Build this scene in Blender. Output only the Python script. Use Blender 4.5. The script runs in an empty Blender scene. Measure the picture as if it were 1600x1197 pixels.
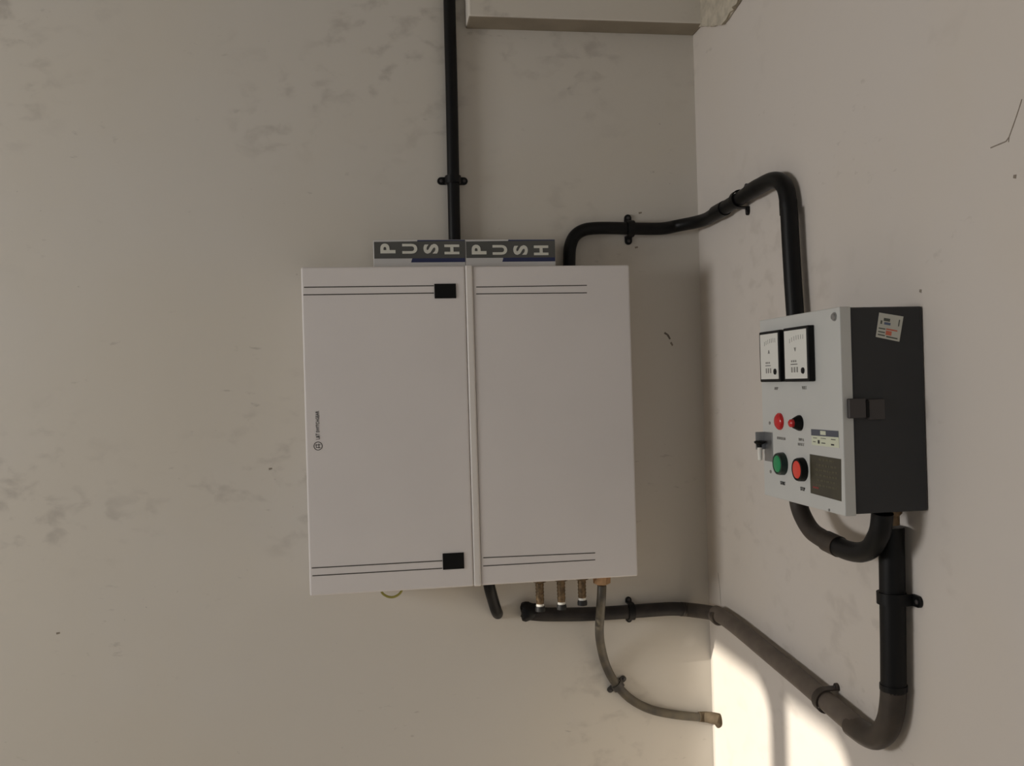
import bpy, bmesh, math, random
from mathutils import Vector, Matrix
random.seed(7)
C = bpy.context.scene.collection
scn = bpy.context.scene

# ------------------------------------------------------------------ camera
cam_d = bpy.data.cameras.new('camera'); cam = bpy.data.objects.new('camera', cam_d); C.objects.link(cam)
cam_d.sensor_fit = 'HORIZONTAL'; cam_d.sensor_width = 36.0; cam_d.lens = 1450.0 / 1600.0 * 36.0
cam_d.clip_start = 0.02
R_ = Vector((0.98810308, -0.15122339, -0.02799628)); U_ = Vector((0.02736088, -0.00628129, 0.99960589)); F_ = Vector((0.15133964, 0.98847966, 0.00206896))
m = Matrix((R_, U_, -F_)).transposed().to_4x4(); m.translation = Vector((-0.63704484, -1.72, 1.5))
cam.matrix_world = m
scn.camera = cam

# ------------------------------------------------------------------ light
w = bpy.data.worlds.new('world'); scn.world = w; w.use_nodes = True
bg = w.node_tree.nodes['Background']; bg.inputs[0].default_value = (0.90, 0.95, 1.0, 1); bg.inputs[1].default_value = 0.24
sun_d = bpy.data.lights.new('sun', 'SUN'); sun = bpy.data.objects.new('sun', sun_d); C.objects.link(sun)
sun_d.energy = 5.5; sun_d.angle = math.radians(0.6); sun_d.color = (1.0, 0.93, 0.81)
SUN_TAN = 0.364
sun.rotation_euler = Vector((1.0, 0.28, -SUN_TAN)).to_track_quat('-Z', 'Y').to_euler()

def area(name, loc, direction, sx, sy, energy, color):
    d = bpy.data.lights.new(name, 'AREA'); o = bpy.data.objects.new(name, d); C.objects.link(o)
    d.shape = 'RECTANGLE'; d.size = sx; d.size_y = sy; d.energy = energy; d.color = color
    o.location = loc; o.rotation_euler = Vector(direction).to_track_quat('-Z', 'Z').to_euler()
    return o
# daylight coming in through the window in the wall on the left
area('window_daylight', (-3.07, -1.06, 1.62), (1, -0.05, -0.1), 0.44, 0.95, 28.0, (1.0, 0.985, 0.97))
scn.view_settings.view_transform = 'Standard'; scn.view_settings.look = 'None'
scn.view_settings.exposure = -0.06; scn.view_settings.gamma = 1.0; scn.view_settings.use_curve_mapping = False
scn.cycles.use_denoising = True
scn.cycles.max_bounces = 8; scn.cycles.diffuse_bounces = 6
scn.cycles.sample_clamp_indirect = 4.0

# ------------------------------------------------------------------ materials
def srgb(r, g, b):
    f = lambda c: (c / 255 / 12.92) if c / 255 <= 0.04045 else ((c / 255 + 0.055) / 1.055) ** 2.4
    return (f(r), f(g), f(b), 1)
def mat(name, col, rough=0.5, metal=0.0, spec=0.5, vary=0.0, scale=30.0, col2=None, bump=0.0):
    m = bpy.data.materials.new(name); m.use_nodes = True
    nt = m.node_tree; b = nt.nodes['Principled BSDF']
    b.inputs['Base Color'].default_value = col; b.inputs['Roughness'].default_value = rough
    b.inputs['Metallic'].default_value = metal; b.inputs['Specular IOR Level'].default_value = spec
    tc = nt.nodes.new('ShaderNodeTexCoord')
    n = nt.nodes.new('ShaderNodeTexNoise'); n.inputs['Scale'].default_value = scale; n.inputs['Detail'].default_value = 6
    nt.links.new(tc.outputs['Object'], n.inputs['Vector'])
    if vary > 0:
        r = nt.nodes.new('ShaderNodeValToRGB'); r.color_ramp.elements[0].position = 0.38; r.color_ramp.elements[1].position = 0.68
        c2 = col2 or tuple(c * (1 - vary) for c in col[:3]) + (1,)
        r.color_ramp.elements[0].color = col; r.color_ramp.elements[1].color = c2
        nt.links.new(n.outputs['Fac'], r.inputs['Fac']); nt.links.new(r.outputs['Color'], b.inputs['Base Color'])
    if bump > 0:
        bp = nt.nodes.new('ShaderNodeBump'); bp.inputs['Strength'].default_value = bump; bp.inputs['Distance'].default_value = 0.002
        nt.links.new(n.outputs['Fac'], bp.inputs['Height']); nt.links.new(bp.outputs['Normal'], b.inputs['Normal'])
    return m

def plaster(name, base, stain, smudge_amount, seed):
    """Lime-washed plaster: faint clouding, slanted grey smudges and small specks of dirt, soft relief."""
    m = bpy.data.materials.new(name); m.use_nodes = True; nt = m.node_tree; N = nt.nodes; K = nt.links
    b = N['Principled BSDF']; b.inputs['Roughness'].default_value = 0.85; b.inputs['Specular IOR Level'].default_value = 0.2
    tc = N.new('ShaderNodeTexCoord')
    def noise(scale, detail, stretch=(1, 1, 1), rot=(0, 0, 0), dist=0.0):
        mp = N.new('ShaderNodeMapping'); mp.inputs['Scale'].default_value = stretch; mp.inputs['Rotation'].default_value = rot
        mp.inputs['Location'].default_value = (seed, seed * .7, seed * .3)
        K.new(tc.outputs['Object'], mp.inputs['Vector'])
        n = N.new('ShaderNodeTexNoise'); n.inputs['Scale'].default_value = scale; n.inputs['Detail'].default_value = detail
        n.inputs['Distortion'].default_value = dist
        K.new(mp.outputs['Vector'], n.inputs['Vector']); return n.outputs['Fac']
    def ramp(v, a, bb, hi=1.0):
        r = N.new('ShaderNodeMapRange'); r.inputs['From Min'].default_value = a; r.inputs['From Max'].default_value = bb
        r.inputs['To Max'].default_value = hi; r.interpolation_type = 'SMOOTHSTEP'; K.new(v, r.inputs['Value']); return r.outputs['Result']
    def mul(a, c):
        x = N.new('ShaderNodeMath'); x.operation = 'MULTIPLY'; K.new(a, x.inputs[0])
        if isinstance(c, float): x.inputs[1].default_value = c
        else: K.new(c, x.inputs[1])
        return x.outputs[0]
    def mix(fac, a, bb):
        x = N.new('ShaderNodeMix'); x.data_type = 'RGBA'; K.new(fac, x.inputs['Factor'])
        for s, v in ((6, a), (7, bb)):
            if isinstance(v, tuple): x.inputs[s].default_value = v
            else: K.new(v, x.inputs[s])
        return x.outputs[2]
    warm = tuple(c * k for c, k in zip(base[:3], (1.0, .985, .95))) + (1,)
    c = mix(ramp(noise(2.2, 4), .35, .65), base, warm)
    sm = mul(ramp(noise(2.6, 3), .48, .66), ramp(noise(22, 9, (1.0, 1.0, 1.5), (0, .6, 0), .3), .50, .74))
    c = mix(mul(sm, smudge_amount), c, stain)
    streak = ramp(noise(60, 5, (.6, .6, 1.5), (0, .7, 0), .2), .62, .74)
    c = mix(mul(mul(streak, ramp(noise(7.3, 3), .56, .66)), smudge_amount), c, stain)
    speck = ramp(noise(120, 2), .75, .80)
    c = mix(mul(mul(speck, ramp(noise(6, 2), .5, .6)), .5), c, stain)
    K.new(c, b.inputs['Base Color'])
    bp = N.new('ShaderNodeBump'); bp.inputs['Strength'].default_value = 0.25; bp.inputs['Distance'].default_value = 0.004
    K.new(noise(9, 8), bp.inputs['Height']); K.new(bp.outputs['Normal'], b.inputs['Normal'])
    return m

M = {}
M['wall'] = plaster('plaster_cream', srgb(206, 201, 193), srgb(156, 149, 142), .5, 3.1)
M['wall_r'] = plaster('plaster_right', srgb(208, 201, 194), srgb(160, 151, 142), .25, 8.4)
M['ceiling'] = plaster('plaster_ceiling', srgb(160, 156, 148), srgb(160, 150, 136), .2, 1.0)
M['floor'] = mat('floor_stone', srgb(206, 198, 187), .45, vary=.2, scale=5)
M['beam_shade'] = mat('beam_underside_shade', srgb(146, 136, 120), .9, vary=.2, scale=12)  # beam underside: shade under the beam painted in as a darker colour
M['mortar'] = mat('mortar', srgb(196, 187, 170), .9, vary=.25, scale=60, bump=1.0)
M['crack'] = mat('crack_line', srgb(138, 128, 116), .9)
M['hole'] = mat('hole_dark', srgb(112, 102, 92), .9)
M['pvc_open'] = mat('black_pvc_scuffed', srgb(28, 25, 25), .5, spec=.3, vary=.3, scale=25, col2=srgb(48, 43, 40))
M['timber'] = mat('window_frame_paint', srgb(120, 110, 98), .5)
M['white'] = mat('powder_coat_white', srgb(222, 217, 215), .38, vary=.03, scale=7)
M['white_edge'] = mat('powder_coat_edge', srgb(222, 217, 212), .35)
M['groove'] = mat('groove_dark', srgb(70, 66, 60), .6)
M['black'] = mat('black_plastic', srgb(9, 9, 9), .45, spec=.2)
M['pvc'] = mat('black_pvc', srgb(9, 9, 10), .45, spec=.25)
M['pvc_bounce_tint'] = mat('bounce_tint_pvc', srgb(92, 82, 74), .6, vary=.25, scale=35, col2=srgb(104, 94, 84))  # black PVC with brownish bounced and reflected light painted into the colour
M['pvc_half'] = mat('grey_black_pvc', srgb(58, 52, 47), .5, spec=.3, vary=.3, scale=25, col2=srgb(74, 65, 57))  # black PVC, partway to the painted bounce-light tone
M['cable'] = mat('cable_sheath', srgb(66, 61, 54), .45, vary=.2, scale=40, col2=srgb(90, 82, 66))
M['cable_dark'] = mat('cable_sheath_dark', srgb(58, 54, 50), .45, vary=.2, scale=40)
M['cable_end'] = mat('cable_end_sleeve', srgb(98, 86, 70), .85, spec=.1, vary=.3, scale=60)
M['brass'] = mat('brass_gland', srgb(190, 150, 110), .35, .35, vary=.3, scale=60)
M['bronze'] = mat('aged_brass', srgb(120, 98, 70), .4, .4, vary=.6, scale=160)
M['rubber'] = mat('black_rubber', srgb(16, 15, 15), .6)
M['nylon'] = mat('white_nylon', srgb(225, 222, 214), .4)
M['earth'] = mat('earth_wire_green_yellow', srgb(150, 144, 70), .4)
M['steel'] = mat('zinc_steel', srgb(165, 165, 165), .3, .8)
M['grey'] = mat('enamel_light_grey', srgb(198, 199, 196), .35, vary=.04, scale=8)
M['grey_side'] = mat('enamel_lid_side', srgb(186, 186, 184), .35)
M['char'] = mat('enamel_charcoal', srgb(54, 55, 57), .4, spec=.3, vary=.1, scale=10)
M['latch'] = mat('latch_dark', srgb(62, 58, 58), .45)
M['face'] = mat('meter_face', srgb(222, 222, 216), .3)
M['ink'] = mat('ink_dark', srgb(58, 56, 54), .6)
M['ink_soft'] = mat('ink_grey', srgb(140, 138, 134), .6)
M['red'] = mat('red_lens', srgb(196, 32, 36), .25)
M['red2'] = mat('red_button', srgb(222, 66, 50), .3)
M['green'] = mat('green_button', srgb(16, 140, 84), .3)
M['green_dark'] = mat('green_dark_ring', srgb(12, 36, 30), .35)
M['label_blue'] = mat('label_slate', srgb(78, 82, 94), .4)
M['label_pale'] = mat('label_pale', srgb(208, 212, 190), .4)
M['label_dark'] = mat('label_olive_black', srgb(66, 62, 48), .4, vary=.2, scale=30)
M['label_text'] = mat('label_text', srgb(84, 80, 62), .5)
M['label_red'] = mat('label_red', srgb(130, 50, 50), .5)
M['sticker'] = mat('sticker_paper', srgb(200, 200, 190), .5)
M['sticker_red'] = mat('sticker_red', srgb(205, 110, 85), .5)
M['sticker_ink'] = mat('sticker_ink', srgb(84, 88, 80), .5)
M['sticker_blue'] = mat('sticker_blue', srgb(90, 104, 130), .5)
M['card_white'] = mat('carton_white', srgb(200, 198, 196), .5)
M['card_grey'] = mat('carton_grey', srgb(82, 82, 79), .5, vary=.12, scale=25)
M['card_blue'] = mat('carton_blue', srgb(34, 42, 84), .45)
M['card_letter'] = mat('carton_letter', srgb(214, 213, 202), .5)

# ------------------------------------------------------------------ helpers
def link(name, bm, m, parent=None, smooth=False, bevel=0.0, seg=2):
    me = bpy.data.meshes.new(name); bmesh.ops.recalc_face_normals(bm, faces=bm.faces[:]); bm.to_mesh(me); bm.free()
    me.materials.append(m)
    o = bpy.data.objects.new(name, me); C.objects.link(o)
    if smooth:
        for p in me.polygons: p.use_smooth = True
        try: me.set_sharp_from_angle(angle=math.radians(40))
        except Exception: pass
    if bevel > 0:
        md = o.modifiers.new('bevel', 'BEVEL'); md.width = bevel; md.segments = seg; md.limit_method = 'ANGLE'
    if parent is not None:
        o.parent = parent
        o.matrix_parent_inverse = parent.matrix_world.inverted()
    return o
def tag(o, label, cat, group=None):
    o['label'] = label; o['category'] = cat
    if group: o['group'] = group
    return o
def thing(name, loc, label, cat, group=None):
    o = bpy.data.objects.new(name, None); C.objects.link(o); o.empty_display_size = .05
    o.matrix_world = Matrix.Translation(Vector(loc)); o.location = loc
    return tag(o, label, cat, group)
def struct(name, bm, m, parent=None, **k):
    o = link(name, bm, m, parent, **k)
    o['kind'] = 'structure'; return o
def box(bm, a, b):
    x0, x1 = sorted((a[0], b[0])); y0, y1 = sorted((a[1], b[1])); z0, z1 = sorted((a[2], b[2]))
    v = [bm.verts.new(p) for p in ((x0,y0,z0),(x1,y0,z0),(x1,y1,z0),(x0,y1,z0),(x0,y0,z1),(x1,y0,z1),(x1,y1,z1),(x0,y1,z1))]
    for f in ((0,3,2,1),(4,5,6,7),(0,1,5,4),(1,2,6,5),(2,3,7,6),(3,0,4,7)): bm.faces.new([v[i] for i in f])
    return bm
def boxes(*ab):
    bm = bmesh.new()
    for a, b in ab: box(bm, a, b)
    return bm
def slab(pts, n, th):
    """polygon (list of points) pushed out along n by th: a thin plate with real thickness"""
    bm = bmesh.new(); n = Vector(n).normalized() * th
    a = [bm.verts.new(p) for p in pts]; b = [bm.verts.new(Vector(p) + n) for p in pts]
    bm.faces.new(a[::-1]); bm.faces.new(b)
    for i in range(len(pts)): j = (i + 1) % len(pts); bm.faces.new((a[i], a[j], b[j], b[i]))
    return bm
def merge(bms):
    out = bmesh.new()
    for b in bms:
        me = bpy.data.meshes.new('t'); b.to_mesh(me); b.free(); out.from_mesh(me); bpy.data.meshes.remove(me)
    return out
def spline(pts, step=6):
    P = [Vector(p) for p in pts]; P = [P[0] * 2 - P[1]] + P + [P[-1] * 2 - P[-2]]; out = []
    for i in range(1, len(P) - 2):
        p0, p1, p2, p3 = P[i-1:i+3]
        for k in range(step):
            t = k / step; out.append(.5 * ((2*p1) + (p2-p0)*t + (2*p0-5*p1+4*p2-p3)*t*t + (3*p1-p0-3*p2+p3)*t**3))
    out.append(P[-2]); return out
def tube(path, r, seg=24, wobble=0.0, smooth_path=True, step=6, hollow=False):
    P = spline(path, step) if smooth_path else [Vector(p) for p in path]
    bm = bmesh.new(); rings = []
    T = []
    for i in range(len(P)):
        a = P[max(i-1, 0)]; b = P[min(i+1, len(P)-1)]; T.append((b - a).normalized())
    n = T[0].orthogonal().normalized()
    for i, p in enumerate(P):
        n = (n - T[i] * n.dot(T[i])).normalized(); b = T[i].cross(n)
        rr = r(i / (len(P) - 1)) if callable(r) else r
        rr *= 1 + wobble * math.sin(i * 1.7) * .5
        rings.append([bm.verts.new(p + (n * math.cos(2*math.pi*k/seg) + b * math.sin(2*math.pi*k/seg)) * rr) for k in range(seg)])
    for A, B in zip(rings, rings[1:]):
        for k in range(seg): bm.faces.new((A[k], A[(k+1)%seg], B[(k+1)%seg], B[k]))
    bm.faces.new(rings[-1])
    if hollow:
        p = P[0]; inner = [bm.verts.new(p + (v.co - p) * .82) for v in rings[0]]
        deep = [bm.verts.new(v.co + T[0] * r * 1.5) for v in inner]
        for k in range(seg):
            j = (k+1) % seg
            bm.faces.new((rings[0][j], rings[0][k], inner[k], inner[j])); bm.faces.new((inner[j], inner[k], deep[k], deep[j]))
        bm.faces.new(deep[::-1])
    else:
        bm.faces.new(rings[0][::-1])
    return bm
def lathe(origin, axis, prof, seg=32):
    """prof: (distance along axis, radius) pairs"""
    a = Vector(axis).normalized(); n = a.orthogonal().normalized(); b = a.cross(n); o = Vector(origin)
    bm = bmesh.new(); rings = []
    for d, r in prof:
        c = o + a * d
        rings.append([bm.verts.new(c)] if r < 1e-6 else [bm.verts.new(c + (n*math.cos(2*math.pi*k/seg) + b*math.sin(2*math.pi*k/seg))*r) for k in range(seg)])
    for A, B in zip(rings, rings[1:]):
        for k in range(seg):
            j = (k+1) % seg
            if len(A) == 1 and len(B) > 1: bm.faces.new((A[0], B[j], B[k]))
            elif len(B) == 1 and len(A) > 1: bm.faces.new((A[k], A[j], B[0]))
            elif len(A) > 1: bm.faces.new((A[k], A[j], B[j], B[k]))
    if len(rings[0]) > 1: bm.faces.new(rings[0][::-1])
    if len(rings[-1]) > 1: bm.faces.new(rings[-1])
    return bm
def on_z(p, z): return (p[0], p[1], z)
def text(name, body, origin, right, up, size, m, parent, width=None, depth=.0004, bold=0.0, align='CENTER'):
    """letters as a mesh: origin is the middle of the line, right/up are world directions"""
    cu = bpy.data.curves.new('tmp', 'FONT'); cu.body = body; cu.size = 1; cu.align_x = align; cu.align_y = 'CENTER'
    cu.extrude = .02; cu.offset = bold; cu.resolution_u = 4
    t = bpy.data.objects.new('tmp', cu); C.objects.link(t)
    dg = bpy.context.evaluated_depsgraph_get(); me = bpy.data.meshes.new_from_object(t.evaluated_get(dg))
    bpy.data.objects.remove(t); bpy.data.curves.remove(cu)
    xs = [v.co.x for v in me.vertices]; ys = [v.co.y for v in me.vertices]
    sx = (width / (max(xs) - min(xs))) if width else None
    sy = size / (max(ys) - min(ys)); sx = sx or sy
    cx = (max(xs) + min(xs)) / 2; cy = (max(ys) + min(ys)) / 2
    R = Vector(right).normalized(); U = Vector(up).normalized(); Nn = R.cross(U)
    for v in me.vertices:
        x, y, z = v.co; v.co = Vector(origin) + R * (x - cx) * sx + U * (y - cy) * sy + Nn * ((z / .02) * depth + depth * .5)
    me.materials.clear(); me.materials.append(m); me.name = name
    o = bpy.data.objects.new(name, me); C.objects.link(o); o.parent = parent; o.matrix_parent_inverse = parent.matrix_world.inverted()
    return o

# ------------------------------------------------------------------ the setting
H = 2.75; XL = -3.1; YF = -3.6
struct('wall_back', boxes(((XL - .2, 0, 0), (.2, .2, H))), M['wall'])
struct('wall_right', boxes(((0, YF, 0), (.2, 0, H))), M['wall_r'])
struct('floor', boxes(((XL - .2, YF, -.1), (.2, .2, 0))), M['floor'])
struct('ceiling', boxes(((XL - .2, YF, H), (.2, .2, H + .1))), M['ceiling'])
# left wall with a tall two-light window (behind the photographer's shoulder)
ZI = 1.000 + (-XL) * SUN_TAN; ZT = ZI + .11; ZB = 0.35; YO = 0.28 * XL
ya, yb, yc, yd = YO, YO - .279, YO - .333, YO - .538; ye = yd - .07
x0, x1 = XL - .2, XL
struct('wall_left', boxes(((x0, 0, 0), (x1, ya, H)), ((x0, ya, 0), (x1, ye, ZB)), ((x0, ya, ZT), (x1, ye, H)), ((x0, ye, 0), (x1, YF, H))), M['wall'])
def fillet(y, z, sy, r):
    """quarter spandrel that rounds a pane's upper corner"""
    pts = [(x1, y, z)] + [(x1, y + sy * r * (1 - math.sin(q)), z - r * (1 - math.cos(q))) for q in [math.pi / 2 * k / 8 for k in range(9)]]
    return slab(pts, (-1, 0, 0), .03)
struct('window_1', merge([boxes(((x1 - .04, yb, ZB), (x1, yc, ZI)), ((x1 - .04, ya, ZB), (x1, ye, ZB + .03)), ((x1 - .03, ya, ZI), (x1, ye, ZT)), ((x1 - .03, yd, ZB + .03), (x1, ye, ZI))),
                          fillet(yb, ZI, 1, .065), fillet(yd, ZI, 1, .06), fillet(yc, ZI, -1, .015)]), M['timber'])
# plastered beam in the corner, above
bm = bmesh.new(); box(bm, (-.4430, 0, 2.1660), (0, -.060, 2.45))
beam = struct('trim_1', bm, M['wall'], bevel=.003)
beam.data.materials.append(M['beam_shade'])
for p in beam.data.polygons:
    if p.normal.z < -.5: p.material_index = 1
# rough mortar around the beam's bearing in the right wall
bm = bmesh.new()
pts = (0.0000, -0.0194, 2.1787), (0.0000, -0.0979, 2.1471), (0.0000, -0.1644, 2.1259), (0.0000, -0.2281, 2.1358), (0.0000, -0.2798, 2.1513), (0.0000, -0.0262, 2.2617)
pts = list(pts)
bm = slab(pts, (-1, 0, 0), .006)
bmesh.ops.subdivide_edges(bm, edges=bm.edges[:], cuts=3, use_grid_fill=True)
for v in bm.verts:
    if v.co.x < -.003: v.co += Vector((random.uniform(-.003, .001), random.uniform(-.003, .003), random.uniform(-.003, .003)))
struct('trim_2', bm, M['mortar'], smooth=True)

def wall_mark(name, pts, wd, n, parent, m):
    """a hairline crack or scratch: a thin raised ribbon following the wall"""
    bms = []
    n = Vector(n)
    for a, b in zip(pts, pts[1:]):
        a, b = Vector(a), Vector(b); s = (b - a).normalized().cross(n) * wd / 2
        bms.append(slab([a + s, b + s * .8, b - s * .8, a - s], n, .0004))
    return struct(name, merge(bms), m, parent)
WR = bpy.data.objects['wall_right']; WB = bpy.data.objects['wall_back']
wall_mark('crack', [(0.0000, -0.8532, 1.7298), (0.0000, -0.8650, 1.7300), (0.0000, -0.8766, 1.7302), (0.0000, -0.8814, 1.7334), (0.0000, -0.8864, 1.7410), (0.0000, -0.8923, 1.7501), (0.0000, -0.8972, 1.7581), (0.0000, -0.9011, 1.7651)], .0013, (-1, 0, 0), WR, M['crack'])
wall_mark('crack', [(0.0000, -0.8814, 1.7334), (0.0000, -0.8803, 1.7286)], .0012, (-1, 0, 0), WR, M['crack'])
wall_mark('crack', [(0.0000, -0.1616, 2.1281), (0.0000, -0.1793, 2.1279), (0.0000, -0.2084, 2.1329), (0.0000, -0.2281, 2.1358), (0.0000, -0.2502, 2.1406)], .004, (-1, 0, 0), bpy.data.objects['trim_2'], M['crack'])
wall_mark('crack', [(0.0000, -0.0519, 1.1362), (0.0000, -0.0594, 1.1077), (0.0000, -0.0620, 1.0784)], .001, (-1, 0, 0), WR, M['crack'])
wall_mark('chip', [(-0.0746, 0.0000, 1.5921), (-0.0683, 0.0000, 1.5883), (-0.0635, 0.0000, 1.5796)], .004, (0, -1, 0), WB, M['hole'])
wall_mark('chip', [(-0.0624, 0.0000, 1.5734), (-0.0587, 0.0000, 1.5671)], .004, (0, -1, 0), WB, M['crack'])
for q in [(-0.1188, 0.0000, 1.8225), (-0.1283, 0.0000, 1.7563), (-1.1885, 0.0000, 1.0894), (-0.8212, 0.0000, 1.3607)]:
    q = Vector(q); wall_mark('chip', [q, q + Vector((.006, 0, .001))], .0035, (0, -1, 0), WB, M['crack'])
for q in [(0.0000, -0.8899, 1.6919), (-0.0000, -0.7257, 1.5957)]:
    q = Vector(q); wall_mark('chip', [q, q + Vector((0, .004, .001))], .004, (-1, 0, 0), WR, M['crack'])

# ------------------------------------------------------------------ distribution board
X0, X1, Z0, Z1 = -.7470, -.1735, 1.1525, 1.7085
XD, XS = (-0.4686, -0.1150, 1.4371), (-0.4552, -0.1150, 1.4366)
XD, XS = XD[0], XS[0]
db = thing('distribution_board', ((X0 + X1) / 2, 0, Z0), 'large white metal distribution board mounted sideways on the wall', 'electrical panel')
link('enclosure', boxes(((X0 + .004, 0, Z0 + .004), (X1 - .004, -.100, Z1 - .004))), M['white'], db, bevel=.002)
door = link('door', boxes(((X0, -.1005, Z0), (XD, -.117, Z1 + .0005))), M['white'], db, bevel=.0032, seg=3)
door['label'] = 'wide door on the left with two black latches'
link('door_frame', boxes(((XD + .0004, -.1005, Z0 - .0006), (XS, -.1175, Z1 + .002))), M['white_edge'], db, bevel=.003, seg=3)
cov = link('cover_panel', boxes(((XS + .0004, -.1005, Z0), (X1, -.1145, Z1))), M['white'], db, bevel=.003, seg=3)
cov['label'] = 'narrower plain cover panel on the right'
def line_on(name, a, b, wd, y, m, parent):
    a, b = Vector(a), Vector(b); s = (b - a).normalized().cross(Vector((0, -1, 0))) * wd / 2
    for v in (a, b, ): v.y = y
    return slab([a + s, b + s, b - s, a - s], (0, -1, 0), .00025)
DL = [(((-0.7426, -0.1170, 1.6748)), ((-0.5232, -0.1170, 1.6749))), (((-0.7441, -0.1170, 1.6620)), ((-0.5235, -0.1170, 1.6623))), (((-0.7427, -0.1170, 1.2002)), ((-0.5220, -0.1170, 1.2001))), (((-0.7420, -0.1170, 1.1870)), ((-0.5224, -0.1170, 1.1871)))]
for a, b in DL: link('pinstripe', line_on('', a, b, .0018, -.117, None, None), M['groove'], door)
CL = [(((-0.4496, -0.1145, 1.6721)), ((-0.2521, -0.1145, 1.6727))), (((-0.4499, -0.1145, 1.6602)), ((-0.2524, -0.1145, 1.6595))), (((-0.4505, -0.1145, 1.2008)), ((-0.2506, -0.1145, 1.1982))), (((-0.4509, -0.1145, 1.1865)), ((-0.2510, -0.1145, 1.1860)))]
for a, b in CL: link('pinstripe', line_on('', a, b, .0017, -.1145, None, None), M['groove'], cov)
for a, b in ((((-0.5226, -0.1180, 1.6782)), ((-0.4851, -0.1180, 1.6528))), (((-0.5212, -0.1180, 1.2126)), ((-0.4843, -0.1180, 1.1846)))):
    la = link('latch', boxes(((a[0], -.1165, a[2]), (b[0], -.119, b[2]))), M['black'], door, bevel=.0008)
    la['label'] = 'black square latch'
# maker's mark at the door's left edge: ring with letters, then the name, reading upward
c = Vector(((-0.7266, -0.1170, 1.4058))); th = .0003
ring = bmesh.new(); n_ = 32; rg = [[ring.verts.new(c + Vector((math.cos(2*math.pi*k/n_) * q, -d_, math.sin(2*math.pi*k/n_) * q))) for k in range(n_)] for q, d_ in ((.0074, 0), (.0074, .0003), (.0062, .0003), (.0062, 0))]
for i_ in range(4):
    for k in range(n_): ring.faces.new((rg[i_][k], rg[i_][(k+1)%n_], rg[(i_+1)%4][(k+1)%n_], rg[(i_+1)%4][k]))
lt = boxes((c + Vector((-.0035, 0, -.003)), c + Vector((-.0025, -.0003, .003))), (c + Vector((-.0035, 0, -.003)), c + Vector((.004, -.0003, -.002))),
           (c + Vector((-.0045, 0, .0015)), c + Vector((.0045, -.0003, .0025))), (c + Vector((.0008, 0, -.004)), c + Vector((.0018, -.0003, .004))))
link('logo', merge([ring, lt]), M['ink'], door)
text('lettering', 'L&T', ((-0.7267, -0.1170, 1.4220)), (0, 0, 1), (-1, 0, 0), .0062, M['ink'], door, width=.0098, bold=.01)
text('lettering', 'SWITCHGEAR', ((-0.7265, -0.1170, 1.4470)), (0, 0, 1), (-1, 0, 0), .0056, M['ink'], door, width=.036, bold=.01)

# glands under the board
def gland(px, stem_top, end_z, wmul=1.0):
    x, y, z = px
    g = link('cable_gland', lathe((x, y, Z0 + .004), (0, 0, -1), [(0, .0125), (.0065, .0125), (.0085, .0085), (.009, .0072), (.013, .0078), (.016, .0068), (.019, .0078), (.022, .0068), (.025, .0078), (.028, .0068), (.031, .0078), (.034, .0068), (.037, .0076), (end_z, .0066)], 20), M['bronze'], db, smooth=True)
    link('end_sleeve', lathe((x, y, Z0 + .004), (0, 0, -1), [(end_z, .0066), (end_z + .006, .0072), (end_z + .008, .0060)], 20), M['nylon'], g, smooth=True)
    link('grommet', lathe((x, y, Z0 + .004), (0, 0, -1), [(end_z + .004, .0078), (end_z + .008, .0088), (end_z + .013, .0086), (end_z + .014, .004)], 20), M['rubber'], g, smooth=True)
gland(((-0.3494, -0.0980, 1.1258)), 0, .046)
gland(((-0.3107, -0.0980, 1.1234)), 0, .045)
gland(((-0.2728, -0.0980, 1.1234)), 0, .040)
gx, gy, gz = ((-0.2355, -0.0960, 1.1356))
g = link('gland_nut', lathe((gx, gy, Z0 + .004), (0, 0, -1), [(0, .0165), (.003, .0165), (.012, .0155), (.0165, .0155), (.019, .0105)], 6), M['brass'], db)
g['label'] = 'tan brass gland nut'
# earth wire loop hanging below the board's left half
ew = tube([(-0.6290, -0.0850, 1.1570), (-0.6260, -0.0850, 1.1446), (-0.6195, -0.0850, 1.1386), (-0.6119, -0.0850, 1.1357), (-0.6041, -0.0850, 1.1362), (-0.5962, -0.0850, 1.1405), (-0.5916, -0.0850, 1.1469), (-0.5903, -0.0850, 1.1547)], .0021, 10)
o = link('earth_wire', ew, M['earth'], db, smooth=True); o['label'] = 'yellow-green earth wire loop'

# ------------------------------------------------------------------ cartons on top of the board
YC = -.088
def carton(xa, xb, zt, letters, label):
    t = thing('switch_carton', ((xa + xb) / 2, YC + .03, Z1 - .004), label, 'carton', 'printed cartons on top of the distribution board')
    zb = Z1 - .0038
    link('box', boxes(((xa, -.022, zb), (xb, YC, zt))), M['card_white'], t, bevel=.0006)
    xm = xa + (xb - xa) * .44; h = zt - zb
    link('blue_panel', slab([(xm + .006, YC, zt - .0006), (xb - .0005, YC, zt - .0006), (xb - .0005, YC, zb + h * .27), (xm - .006, YC, zb + h * .27)], (0, -1, 0), .0003), M['card_blue'], t)
    b = link('grey_band', slab([(xa + .0012, YC - .0003, zt - .0035), (xb - .0004, YC - .0003, zt - .0022), (xb - .0004, YC - .0003, zb + h * .40), (xa + .0012, YC - .0003, zb + h * .40)], (0, -1, 0), .0003), M['card_grey'], t)
    for ch, (cx, cz, ww) in letters:
        text('letter', ch, (cx, YC - .0006, cz), (0, 0, 1), (-1, 0, 0), .0262, M['card_letter'], b, width=ww, bold=.035)
def P2(p): return (p[0], p[2], .0172)
L1 = [(-0.5996, -0.0886, 1.7440), (-0.5616, -0.0886, 1.7433), (-0.5246, -0.0886, 1.7430), (-0.4878, -0.0886, 1.7417)]
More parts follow.
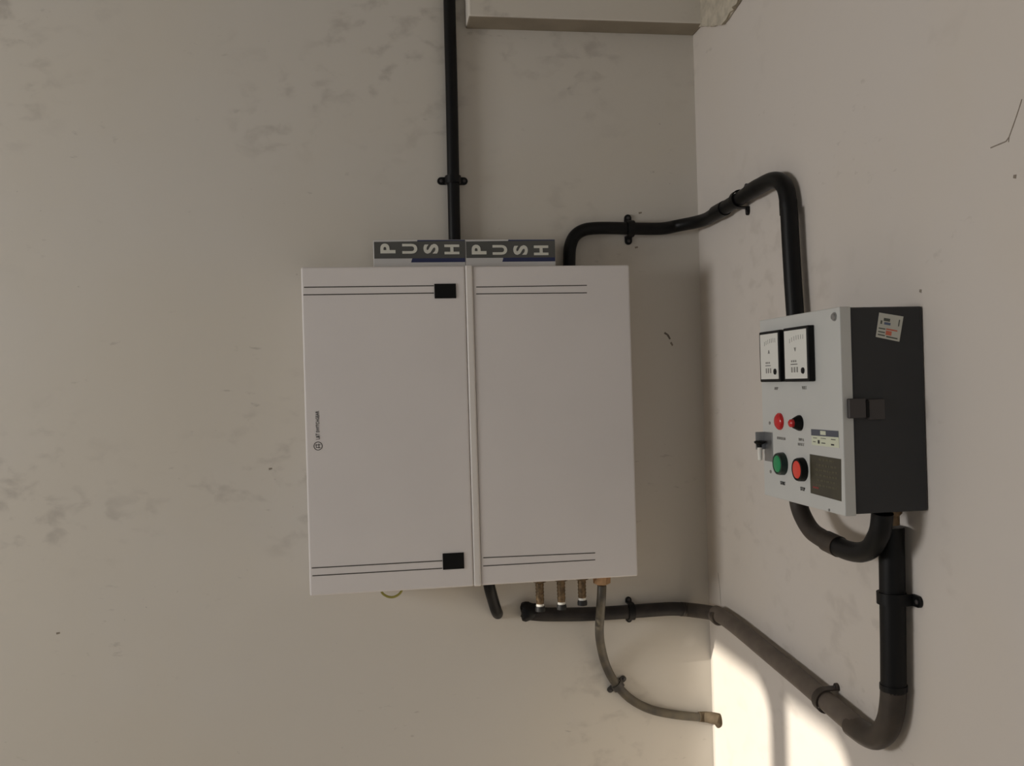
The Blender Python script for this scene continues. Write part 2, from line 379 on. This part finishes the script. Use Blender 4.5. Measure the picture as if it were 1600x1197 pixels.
L2 = [(-0.4396, -0.0886, 1.7412), (-0.4024, -0.0886, 1.7404), (-0.3652, -0.0886, 1.7399), (-0.3279, -0.0886, 1.7392)]
XA, XB, XC = [(-0.6245, -0.0880, 1.7423), (-0.4636, -0.0880, 1.7414), (-0.3020, -0.0880, 1.7405)]
ZTC = ((-0.4941, -0.0880, 1.7591))[2]
carton(XA[0], XB[0] - .0004, ZTC, list(zip('PUSH', map(P2, L1))), 'left grey, white and blue carton lettered PUSH on top of the board')
carton(XB[0], XC[0], ZTC, list(zip('PUSH', map(P2, L2))), 'right grey, white and blue carton lettered PUSH on top of the board')

# ------------------------------------------------------------------ conduits
def ring_at(a, b, r, m, parent, name='coupling'):
    a, b = Vector(a), Vector(b); d = (b - a); n = d.length
    return link(name, lathe(a, d, [(0, r * .9), (0, r), (n * .5, r * 1.01), (n, r), (n, r * .9)], 28), m, parent, smooth=True)

o = link('vertical_conduit', tube([(-0.4720, -0.0135, 2.3083), (-0.4728, -0.0135, 2.1900), (-0.4733, -0.0135, 2.0362), (-0.4746, -0.0135, 1.8825), (-0.4753, -0.0135, 1.7880), (-0.4759, -0.0135, 1.7053)], .0112), M['pvc'], None, smooth=True)
tag(o, 'straight black conduit running down the wall behind the cartons', 'conduit')

up = thing('upper_conduit', ((-0.1361, 0.0000, 1.7931)), 'black conduit bending from board top around the corner to the starter', 'conduit')
link('bent_pipe', tube([(-0.2615, -0.0160, 1.7101), (-0.2609, -0.0160, 1.7329), (-0.2583, -0.0160, 1.7570), (-0.2492, -0.0160, 1.7762), (-0.2316, -0.0160, 1.7876), (-0.2068, -0.0160, 1.7911), (-0.1720, -0.0160, 1.7911), (-0.1220, -0.0160, 1.7897), (-0.0778, -0.0160, 1.7902), (-0.0459, -0.0160, 1.7957), (-0.0170, -0.0726, 1.7959), (-0.0170, -0.1465, 1.7974), (-0.0170, -0.2284, 1.8003), (-0.0170, -0.2977, 1.8041)], .0118), M['pvc'], up, smooth=True)
ring_at(*[(-0.0170, -0.1341, 1.7974), (-0.0170, -0.1796, 1.7979)], .0132, M['pvc'], up)
link('elbow', tube([(-0.0170, -0.2874, 1.8036), (-0.0170, -0.3373, 1.8047), (-0.0170, -0.3702, 1.8035), (-0.0170, -0.3968, 1.7966), (-0.0170, -0.4156, 1.7819), (-0.0170, -0.4229, 1.7633), (-0.0170, -0.4247, 1.7411)], lambda t: .0132 if t > .85 or t < .12 else .0128), M['pvc'], up, smooth=True)
link('drop_pipe', tube([(-0.0200, -0.4316, 1.7492), (-0.0200, -0.4345, 1.6969), (-0.0200, -0.4382, 1.6400), (-0.0200, -0.4429, 1.5833)], .0128), M['pvc'], up, smooth=True)

lo = thing('lower_conduit', ((0.0000, -0.6416, 1.2156)), 'black conduit running low around the corner and up to the starter', 'conduit')
o = link('open_pipe', tube([(-0.3594, -0.0160, 1.0751), (-0.3280, -0.0160, 1.0707), (-0.2671, -0.0160, 1.0667), (-0.2055, -0.0160, 1.0651), (-0.1431, -0.0160, 1.0653), (-0.0865, -0.0160, 1.0653), (-0.0555, -0.0180, 1.0632)], .0128, hollow=True), M['pvc_open'], lo, smooth=True)
tp = bmesh.new()
bmt = lathe(((-0.3690, -0.0160, 1.0781)), (1, 0, 0), [(0, .008), (.001, .0155), (.006, .0175), (.014, .0165), (.022, .0145), (.026, .0128)], 22)
for v in bmt.verts:
    v.co += Vector((random.uniform(-.004, .002), random.uniform(-.0015, .0015), random.uniform(-.0025, .0015)))
o = link('torn_end', bmt, M['pvc'], lo, smooth=True); o['label'] = 'ragged broken pipe mouth'
link('corner_bend', tube([(-0.0631, -0.0180, 1.0639), (-0.0454, -0.0180, 1.0613), (-0.0220, -0.0712, 1.0664), (-0.0220, -0.1096, 1.0675)], .0134), M['pvc_half'], lo, smooth=True)
link('sloping_pipe', tube([(-0.0190, -0.0862, 1.0698), (-0.0190, -0.1083, 1.0704), (-0.0190, -0.1798, 1.0688), (-0.0190, -0.3106, 1.0599), (-0.0190, -0.4220, 1.0523), (-0.0190, -0.5179, 1.0448), (-0.0190, -0.5857, 1.0392)], .0138), M['pvc_bounce_tint'], lo, smooth=True)
ring_at(*[(-0.0190, -0.0859, 1.0662), (-0.0190, -0.1017, 1.0653)], .0152, M['pvc_bounce_tint'], lo)
link('elbow', tube([(-0.0190, -0.5726, 1.0379), (-0.0190, -0.6046, 1.0378), (-0.0190, -0.6294, 1.0429), (-0.0190, -0.6508, 1.0580), (-0.0190, -0.6648, 1.0795), (-0.0190, -0.6716, 1.1021), (-0.0190, -0.6739, 1.1200)], .0152, step=8), M['pvc_half'], lo, smooth=True)
link('riser_pipe', tube([(-0.0190, -0.6737, 1.1153), (-0.0190, -0.6762, 1.1781), (-0.0190, -0.6775, 1.2288), (-0.0190, -0.6792, 1.3158)], .0150, smooth_path=False), M['pvc'], lo, smooth=True)
ring_at(*[(-0.0190, -0.6738, 1.1168), (-0.0190, -0.6741, 1.1240)], .0160, M['pvc'], lo)
ring_at(*[(-0.0190, -0.6774, 1.2249), (-0.0190, -0.6778, 1.2359)], .0160, M['pvc'], lo)

lp = thing('loop_conduit', ((0.0000, -0.5125, 1.2620)), 'curved black conduit looping below the starter box', 'conduit')
link('bent_pipe', tube([on_z((-0.0500, -0.4956, 1.3362), 1.3388), (-0.0500, -0.4987, 1.3222), (-0.0500, -0.5112, 1.3060), (-0.0500, -0.5348, 1.2910), (-0.0500, -0.5668, 1.2848), (-0.0500, -0.6008, 1.2820)], .0122), M['pvc_half'], lp, smooth=True)
ring_at(*[(-0.0500, -0.5772, 1.2835), (-0.0500, -0.6090, 1.2813)], .0136, M['pvc_half'], lp)
link('elbow', tube([(-0.0500, -0.5975, 1.2823), (-0.0500, -0.6299, 1.2804), (-0.0500, -0.6608, 1.2834), (-0.0500, -0.6848, 1.2922), (-0.0500, -0.6998, 1.3061), (-0.0500, -0.7088, 1.3195), on_z((-0.0500, -0.7137, 1.3337), 1.3388)], .0124), M['pvc'], lp, smooth=True)
gp = ((-0.0260, -0.6935, 1.3267))
st_gland = gp

sb = link('stub_conduit', tube([(-0.4361, -0.0600, 1.1482), (-0.4325, -0.0550, 1.1308), (-0.4247, -0.0350, 1.1050), (-0.4182, -0.0180, 1.0853), (-0.4112, 0.0100, 1.0699)], .0105), M['pvc'], None, smooth=True)
tag(sb, 'short black conduit stub curving from board underside into the wall', 'conduit')

cb = thing('power_cable', ((-0.1187, 0.0000, 0.8719)), 'thick grey-brown cable curving from gland nut to the wall corner', 'cable')
link('sheath', tube([(-0.2355, -0.0960, 1.1356), (-0.2371, -0.0950, 1.1125), (-0.2360, -0.0800, 1.0824), (-0.2333, -0.0580, 1.0453), (-0.2248, -0.0320, 1.0082), (-0.2116, -0.0140, 0.9661), (-0.1934, -0.0120, 0.9303), (-0.1653, -0.0110, 0.8988), (-0.1283, -0.0110, 0.8764), (-0.0844, -0.0110, 0.8631), (-0.0400, -0.0110, 0.8546), (-0.0158, -0.0110, 0.8520)], .0082), M['cable'], cb, smooth=True)
link('end_sleeve', tube([(-0.0314, -0.0120, 0.8542), (-0.0161, -0.0120, 0.8523), (-0.0060, -0.0428, 0.8580), (0.0100, -0.0201, 0.8414)], lambda t: .0092 + .003 * t), M['cable_end'], cb, smooth=True)

# ------------------------------------------------------------------ pipe saddles
def saddle(c, along, normal, r, label, ear=.016, wd=.014, m=None, off=None, tilt=0.0, group='black saddles holding pipes to the walls'):
    """c: point on the wall under the pipe axis; strap over the pipe plus two screwed ears"""
    n = Vector(normal).normalized(); a = Vector(along).normalized(); s = n.cross(a).normalized(); c = Vector(c); c -= n * c.dot(n)
    off = off if off is not None else r + .002
    m = m or M['pvc']
    t = thing('pipe_saddle', c, label, 'pipe clip', group)
    prof = []; R = r + .0012; th = .0022
    angs = [math.pi * k / 14 for k in range(15)]
    outer = [(-(R + th), 0)] + [(-(R + th) * math.cos(q), off + (R + th) * math.sin(q)) for q in angs] + [((R + th), 0)]
    inner = [(-R, 0)] + [(-R * math.cos(q), off + R * math.sin(q)) for q in angs] + [(R, 0)]
    bm = bmesh.new()
    def V(u, h, w): return bm.verts.new(c + s * u + n * h + a * w)
    A = [[V(u, h, w) for u, h in outer] for w in (-wd/2, wd/2)]; B = [[V(u, h, w) for u, h in inner] for w in (-wd/2, wd/2)]
    for i in range(len(outer) - 1):
        bm.faces.new((A[0][i], A[0][i+1], A[1][i+1], A[1][i])); bm.faces.new((B[0][i+1], B[0][i], B[1][i], B[1][i+1]))
        bm.faces.new((A[0][i+1], A[0][i], B[0][i], B[0][i+1])); bm.faces.new((A[1][i], A[1][i+1], B[1][i+1], B[1][i]))
    for i in (0, -1): bm.faces.new((A[0][i], A[1][i], B[1][i], B[0][i]))
    link('strap', bm, m, t, smooth=True)
    for sg in (-1, 1):
        if isinstance(ear, tuple): e = ear[0 if sg < 0 else 1]
        else: e = ear
        if e <= 0: continue
        pts = [c + s * sg * R - a * wd/2]
        for k in range(9):
            q = -math.pi/2 + math.pi * k / 8
            pts.append(c + s * sg * (R + e - wd/2 + wd/2 * math.cos(q)) + a * wd/2 * math.sin(q))
        pts.append(c + s * sg * R + a * wd/2)
        if sg < 0: pts = pts[::-1]
        ea = link('ear', slab(pts, n, .004), m, t, bevel=.0006)
        sc = c + s * sg * (R + e - wd/2)
        link('screw', lathe(sc, n, [(.0038, .0030), (.0052, .0028), (.0058, .0012)], 12), M['latch'], ea, smooth=True)
    return t
NB = (0, -1, 0); NR = (-1, 0, 0)
saddle(((-0.4751, -0.0130, 1.8814)), (0, 0, 1), NB, .0112, 'saddle with rounded ears on the vertical conduit above the cartons')
saddle(((-0.1414, -0.0160, 1.7904)), (1, 0, 0), NB, .0118, 'saddle on the black conduit right of the board top', off=.016)
aa, bb = [(0.0000, -0.1033, 1.8056), (0.0000, -0.2587, 1.8124)]
saddle(((-0.0170, -0.2395, 1.8008)), Vector(bb) - Vector(aa), NR, .0118, 'saddle on the rising black conduit on the right wall', off=.017, ear=.014, wd=.012)
saddle(((-0.1613, -0.0160, 1.0653)), (1, 0, 0), NB, .0128, 'saddle on the lower conduit below the board beside the cable', off=.016, ear=(.010, .011), wd=.012)
aa, bb = [(-0.0190, -0.4220, 1.0523), (-0.0190, -0.5179, 1.0448)]
saddle(((-0.0190, -0.4980, 1.0462)), Vector(bb) - Vector(aa), NR, .0138, 'saddle on the sloping conduit beside the sunlit patch', off=.019, ear=(.016, .008), wd=.013, m=M['pvc_half'])
saddle(((-0.0190, -0.6775, 1.2296)), (0, 0, 1), NR, .0150, 'saddle with one ear on the upright conduit under the starter', off=.019, ear=(0.018, .014), wd=.014)
aa, bb = [(-0.1987, 0.0000, 0.9392), (-0.1746, 0.0000, 0.9056)]
saddle(((-0.1892, -0.0120, 0.9252)), Vector(bb) - Vector(aa), NB, .0082, 'small brown saddle gripping the curved cable', off=.011, ear=(.012, .013), wd=.011, m=M['cable_dark'])

# ------------------------------------------------------------------ motor starter box
SY0, SY1, SZ0, SZ1, SX = -.509, -.7285, 1.3390, 1.5790, -.1045
st = thing('motor_starter', (0, (SY0 + SY1) / 2, SZ0), 'grey and charcoal starter box with meters and push buttons', 'starter panel')
body = link('enclosure', boxes(((-.0003, SY0 + -.001, SZ0 + .0015), (SX + .0135, SY1 + .0012, SZ1 - .0008))), M['char'], st, bevel=.0022)
body['label'] = 'charcoal box behind the grey lid'
lid = link('lid', boxes(((SX, SY0, SZ0), (SX + .0140, SY1, SZ1))), M['grey'], st, bevel=.0012)
lid['label'] = 'light grey front lid'
FX = SX
def onf(p, d=0.0): return Vector((FX - d, p[1], p[2]))
AX = (-1, 0, 0)
def meter(c0, c1, knob, body_txt):
    y0, z1 = c0[1], c0[2]; y1, z0 = c1[1], c1[2]
    o = link('meter', boxes(((FX, y0, z0), (FX - .0085, y1, z1))), M['black'], lid, bevel=.0015)
    fy0, fy1, fz0, fz1 = y0 - .0052, y1 + .0035, z0 + .0038, z1 - .0038
    f = link('dial_face', boxes(((FX - .0080, fy0, fz0), (FX - .0092, fy1, fz1))), M['face'], o)
    x = FX - .0092
    w_, h_ = fy0 - fy1, fz1 - fz0
    k = Vector((x, fy1 + w_ * .17, fz0 + h_ * .16))
    link('knob', lathe(k, AX, [(0, .0040), (.0012, .0038), (.0014, 0)], 18), M['black'], o, smooth=True)
    ms = [boxes(((x, fy0 - w_ * .28, fz0 + h_ * .29), (x - .0003, fy0 - w_ * .58, fz0 + h_ * .305)))]
    link('marking', merge(ms), M['ink'], f)
    ms = []
    for i in range(7):
        q = math.radians(100 + i * 12); rr = h_ * .72; cc = Vector((x, k.y, k.z))
        p = cc + Vector((0, -math.cos(q) * rr * .62 * -1 * -1, math.sin(q) * rr))
        p.y = fy1 + w_ * .14 + (w_ * .6) * i / 6; p.z = fz1 - h_ * (.14 + .10 * (i / 6 - .2) ** 2)
        ms.append(boxes(((x, p.y - .0003, p.z - .0035), (x - .0003, p.y + .0003, p.z + .002))))
    link('scale_marking', merge(ms), M['ink_soft'], f); ms = []
    for i in range(3):
        ms.append(boxes(((x, fy0 - w_ * (.30 + .12 * i), fz0 + h_ * .13), (x - .0003, fy0 - w_ * (.36 + .12 * i), fz0 + h_ * .24))))
        ms.append(boxes(((x, fy0 - w_ * (.30 + .09 * i), fz0 + h_ * .34), (x - .0003, fy0 - w_ * (.36 + .09 * i), fz0 + h_ * .38))))
    link('printed_marking', merge(ms), M['ink_soft'], f)
    text('lettering', body_txt, (x, fy0 - w_ * .5, fz0 + h_ * .60), (0, -1, 0), (0, 0, 1), .005, M['ink_soft'], f)
    return o
meter(*[(-0.1080, -0.5246, 1.5618), (-0.1080, -0.5873, 1.4943)], 0, 'A')
meter(*[(-0.1080, -0.5983, 1.5623), (-0.1080, -0.6671, 1.4941)], 0, 'V')
def ftext(p, s, h, wd, m='ink_soft'):
    text('lettering', s, onf(p), (0, -1, 0), (0, 0, 1), h, M[m], lid, width=wd)
ftext(((-0.1045, -0.5562, 1.4855)), 'AMP', .0038, .011)
ftext(((-0.1045, -0.6369, 1.4863)), 'VOLT', .0040, .012)
ftext(((-0.1045, -0.5674, 1.4199)), 'MOTOR ON', .0036, .024)
ftext(((-0.1045, -0.6242, 1.4213)), 'TRIP &', .0034, .015)
ftext(((-0.1045, -0.6239, 1.4152)), 'RESET', .0034, .017)
ftext(((-0.1045, -0.5683, 1.3611)), 'START', .0046, .014, 'ink')
ftext(((-0.1045, -0.6248, 1.3595)), 'STOP', .0046, .012, 'ink')
# pilot lamp, reset pusher, two push buttons
p = onf(((-0.1045, -0.5650, 1.4421)))
o = link('pilot_lamp', lathe(p, AX, [(0, .0112), (.002, .0112), (.002, .0100), (.0038, .0098), (.0052, .0080), (.0060, .004), (.0062, 0)], 28), M['red'], lid, smooth=True); o['label'] = 'red pilot lamp'
p = onf(((-0.1045, -0.6220, 1.4421)))
o = link('reset_pusher', lathe(p, AX, [(0, .0100), (.002, .0100), (.006, .0080), (.0095, .0062)], 28), M['black'], lid, smooth=True); o['label'] = 'black cone with red tip'
link('tip', lathe(p, AX, [(.0094, .0052), (.0130, .0050), (.0145, .0035), (.015, 0)], 24), M['red'], o, smooth=True)
def button(p, m, ring, lab):
    o = link('push_button', lathe(p, AX, [(0, .0150), (.006, .0147), (.0085, .0138), (.0085, .0116), (.0072, .0114), (.0072, 0)], 32), M['black'] if ring is None else ring, lid, smooth=True); o['label'] = lab
    link('cap', lathe(p, AX, [(.0072, .0112), (.0086, .0110), (.0092, .0095), (.0090, 0)], 32), m, o, smooth=True)
button(onf(((-0.1045, -0.5700, 1.3868))), M['green'], M['green_dark'], 'green start button')
button(onf(((-0.1045, -0.6263, 1.3841))), M['red2'], None, 'red stop button')
# small screws and the lid bolt
for q, r in ((((-0.1045, -0.5331, 1.4388)), .0022), (((-0.1045, -0.5317, 1.3730)), .0022), (((-0.1045, -0.6917, 1.3417)), .0016)):
    link('screw', lathe(onf(q), AX, [(0, r), (.001, r), (.0014, 0)], 12), M['ink_soft'], lid, smooth=True)
link('bolt', lathe(onf(((-0.1045, -0.7171, 1.5683))), AX, [(0, .0052), (.0012, .0052), (.0012, .0040), (.0030, .0036), (.0034, .0)], 20), M['steel'], lid, smooth=True)
# rating labels on the lid
def plate(pts, m, name, parent=lid, d=.0004, base=0.0):
    return link(name, slab([onf(q, base) for q in pts], AX, d), M[m], parent)
pl = plate([(-0.1045, -0.6524, 1.4357), (-0.1045, -0.7191, 1.4364), (-0.1045, -0.7195, 1.4168), (-0.1045, -0.6529, 1.4165)], 'label_pale', 'rating_label')
plate([(-0.1045, -0.6524, 1.4357), (-0.1045, -0.7191, 1.4364), (-0.1045, -0.7192, 1.4290), (-0.1045, -0.6525, 1.4280)], 'label_blue', 'heading_strip', pl, .0003, .0004)
plate([(-0.1045, -0.6760, 1.4348), (-0.1045, -0.6894, 1.4348), (-0.1045, -0.6895, 1.4301), (-0.1045, -0.6761, 1.4300)], 'label_pale', 'emblem', pl, .0002, .0007)
bms = []
for (a, b_) in (((1271, 683.5), (1277, 685)), ((1283, 684), (1291, 686)), ((1299, 686), (1306, 688)), ((1284, 692), (1290, 694)), ((1299, 694), (1303, 696.5)), ((1271, 689.5), (1275, 691)), ((1278.3, 688), (1280.8, 693.5))):
    pass
for q0, q1 in [(((-0.1045, -0.6568, 1.4258)), ((-0.1045, -0.6666, 1.4251))), (((-0.1045, -0.6763, 1.4261)), ((-0.1045, -0.6889, 1.4255))), (((-0.1045, -0.7013, 1.4262)), ((-0.1045, -0.7118, 1.4253))), (((-0.1045, -0.6776, 1.4207)), ((-0.1045, -0.6870, 1.4197))), (((-0.1045, -0.7010, 1.4205)), ((-0.1045, -0.7084, 1.4187))), (((-0.1045, -0.6565, 1.4211)), ((-0.1045, -0.6630, 1.4203))), (((-0.1045, -0.6686, 1.4233)), ((-0.1045, -0.6732, 1.4189)))]:
    bms.append(boxes((onf(q0, .0004), onf(q1, .0006))))
link('lettering', merge(bms), M['ink'], pl)
pd = plate([(-0.1045, -0.6464, 1.4047), (-0.1045, -0.7229, 1.4042), (-0.1045, -0.7211, 1.3554), (-0.1045, -0.6459, 1.3567)], 'label_dark', 'instruction_label')
for s0, yy, wd_, mm in (('IMPORTANT', 718, .8, 'label_text'), ('CHECK OIL LEVEL', 727, .7, 'label_text'), ('BEFORE STARTING', 735, .75, 'label_text'), ('THE MOTOR', 743, .55, 'label_text'), ('TIGHTEN ALL', 751, .6, 'label_text'), ('DANGER', 759, .35, 'label_red')):
    pass
ROWS = [(-0.1045, -0.6874, 1.4000), (-0.1045, -0.6870, 1.3931), (-0.1045, -0.6866, 1.3870), (-0.1045, -0.6863, 1.3809), (-0.1045, -0.6859, 1.3748), (-0.1045, -0.6855, 1.3687)]
for i, q in enumerate(ROWS):
    q = onf(q, .0004); hw = (.018, .024, .027, .026, .022, .025)[i]
    bms = []; y = q.y + hw
    random.seed(20 + i)
    while y > q.y - hw:
        wv = random.uniform(.003, .008); bms.append(boxes(((q.x, y, q.z - .0011), (q.x - .0002, max(y - wv, q.y - hw - .001), q.z + .0011)))); y -= wv + .0018
    link('lettering', merge(bms), M['label_text'], pd)
q = onf(((-0.1045, -0.6597, 1.3648)), .0004)
link('lettering', boxes(((q.x, q.y + .007, q.z - .0009), (q.x - .0002, q.y - .008, q.z + .0011))), M['label_red'], pd)
# bracket with hanging bolt at the lid's left edge
a, b_ = [(-0.1045, -0.5158, 1.4264), (-0.1045, -0.5407, 1.3867)]
br = link('bracket', boxes(((FX, a[1], a[2]), (FX - .0012, b_[1], b_[2])), ((FX, a[1], a[2]), (FX - .014, a[1] - .0015, a[2] - .024))), M['steel'], lid, bevel=.0004)
k = Vector(((-0.1140, -0.5196, 1.4116)))
link('bolt_head', lathe(k + Vector((0, 0, .003)), (0, 0, -1), [(0, .0055), (.0012, .0078), (.0035, .0070), (.0055, .0030), (.012, .0025)], 18), M['black'], br, smooth=True)
link('bolt_sleeve', lathe(k + Vector((.0, 0, -.006)), (0, 0, -1), [(0, .0026), (.001, .0034), (.017, .0032), (.018, .002)], 14), M['nylon'], br, smooth=True)
# side latch and sticker on the right side
def S_box(name, p0, p1, y0, y1, m, parent, bev=.0012):
    return link(name, boxes(((p0[0], y0, p0[2]), (p1[0], y1, p1[2]))), m, parent, bevel=bev)
la = S_box('latch', ((-0.0989, -0.7320, 1.4736)), ((-0.0784, -0.7320, 1.4510)), -.7282, -.7345, M['latch'], st)
S_box('hinge_plate', ((-0.0735, -0.7300, 1.4721)), ((-0.0529, -0.7300, 1.4486)), -.7270, -.7310, M['latch'], la)
S_box('hinge_pin', ((-0.0783, -0.7300, 1.4708)), ((-0.0725, -0.7300, 1.4515)), -.7270, -.7325, M['black'], la)
YS = -.7275
sp = [(-0.0550, -0.7275, 1.5715), (-0.0250, -0.7275, 1.5664), (-0.0311, -0.7275, 1.5374), (-0.0601, -0.7275, 1.5436)]
sk = link('sticker', slab([Vector(q) for q in sp], (0, -1, 0), .0004), M['sticker'], body); sk['label'] = 'small white sticker with red and dark print'
c0, c1, c2, c3 = [Vector(q) for q in sp]
def sq(u0, v0, u1, v1, m, nm):
    f = lambda u, v: (c0 * (1-u) + c1 * u) * (1-v) + (c3 * (1-u) + c2 * u) * v + Vector((0, -.0004, 0))
    link(nm, slab([f(u0, v0), f(u1, v0), f(u1, v1), f(u0, v1)], (0, -1, 0), .0002), M[m], sk)
sq(.22, .18, .48, .30, 'sticker_ink', 'print_mark'); sq(.26, .34, .52, .44, 'sticker_blue', 'print_mark'); sq(.10, .30, .17, .44, 'sticker_ink', 'print_mark')
sq(.06, .60, .34, .645, 'sticker_ink', 'print_line'); sq(.06, .74, .34, .785, 'sticker_ink', 'print_line'); sq(.06, .86, .36, .91, 'sticker_ink', 'print_line')
sq(.38, .58, .84, .635, 'sticker_red', 'print_line'); sq(.38, .67, .62, .84, 'sticker_red', 'print_mark'); sq(.42, .88, .90, .93, 'sticker_ink', 'print_line'); sq(.84, .15, .88, .42, 'sticker_ink', 'print_mark')
# gland under the box where the riser enters
o = link('cable_gland', lathe((gp[0], gp[1], SZ0 + .0015), (0, 0, -1), [(0, .0120), (.006, .0115), (.009, .0085), (.020, .0085)], 20), M['bronze'], st, smooth=True)
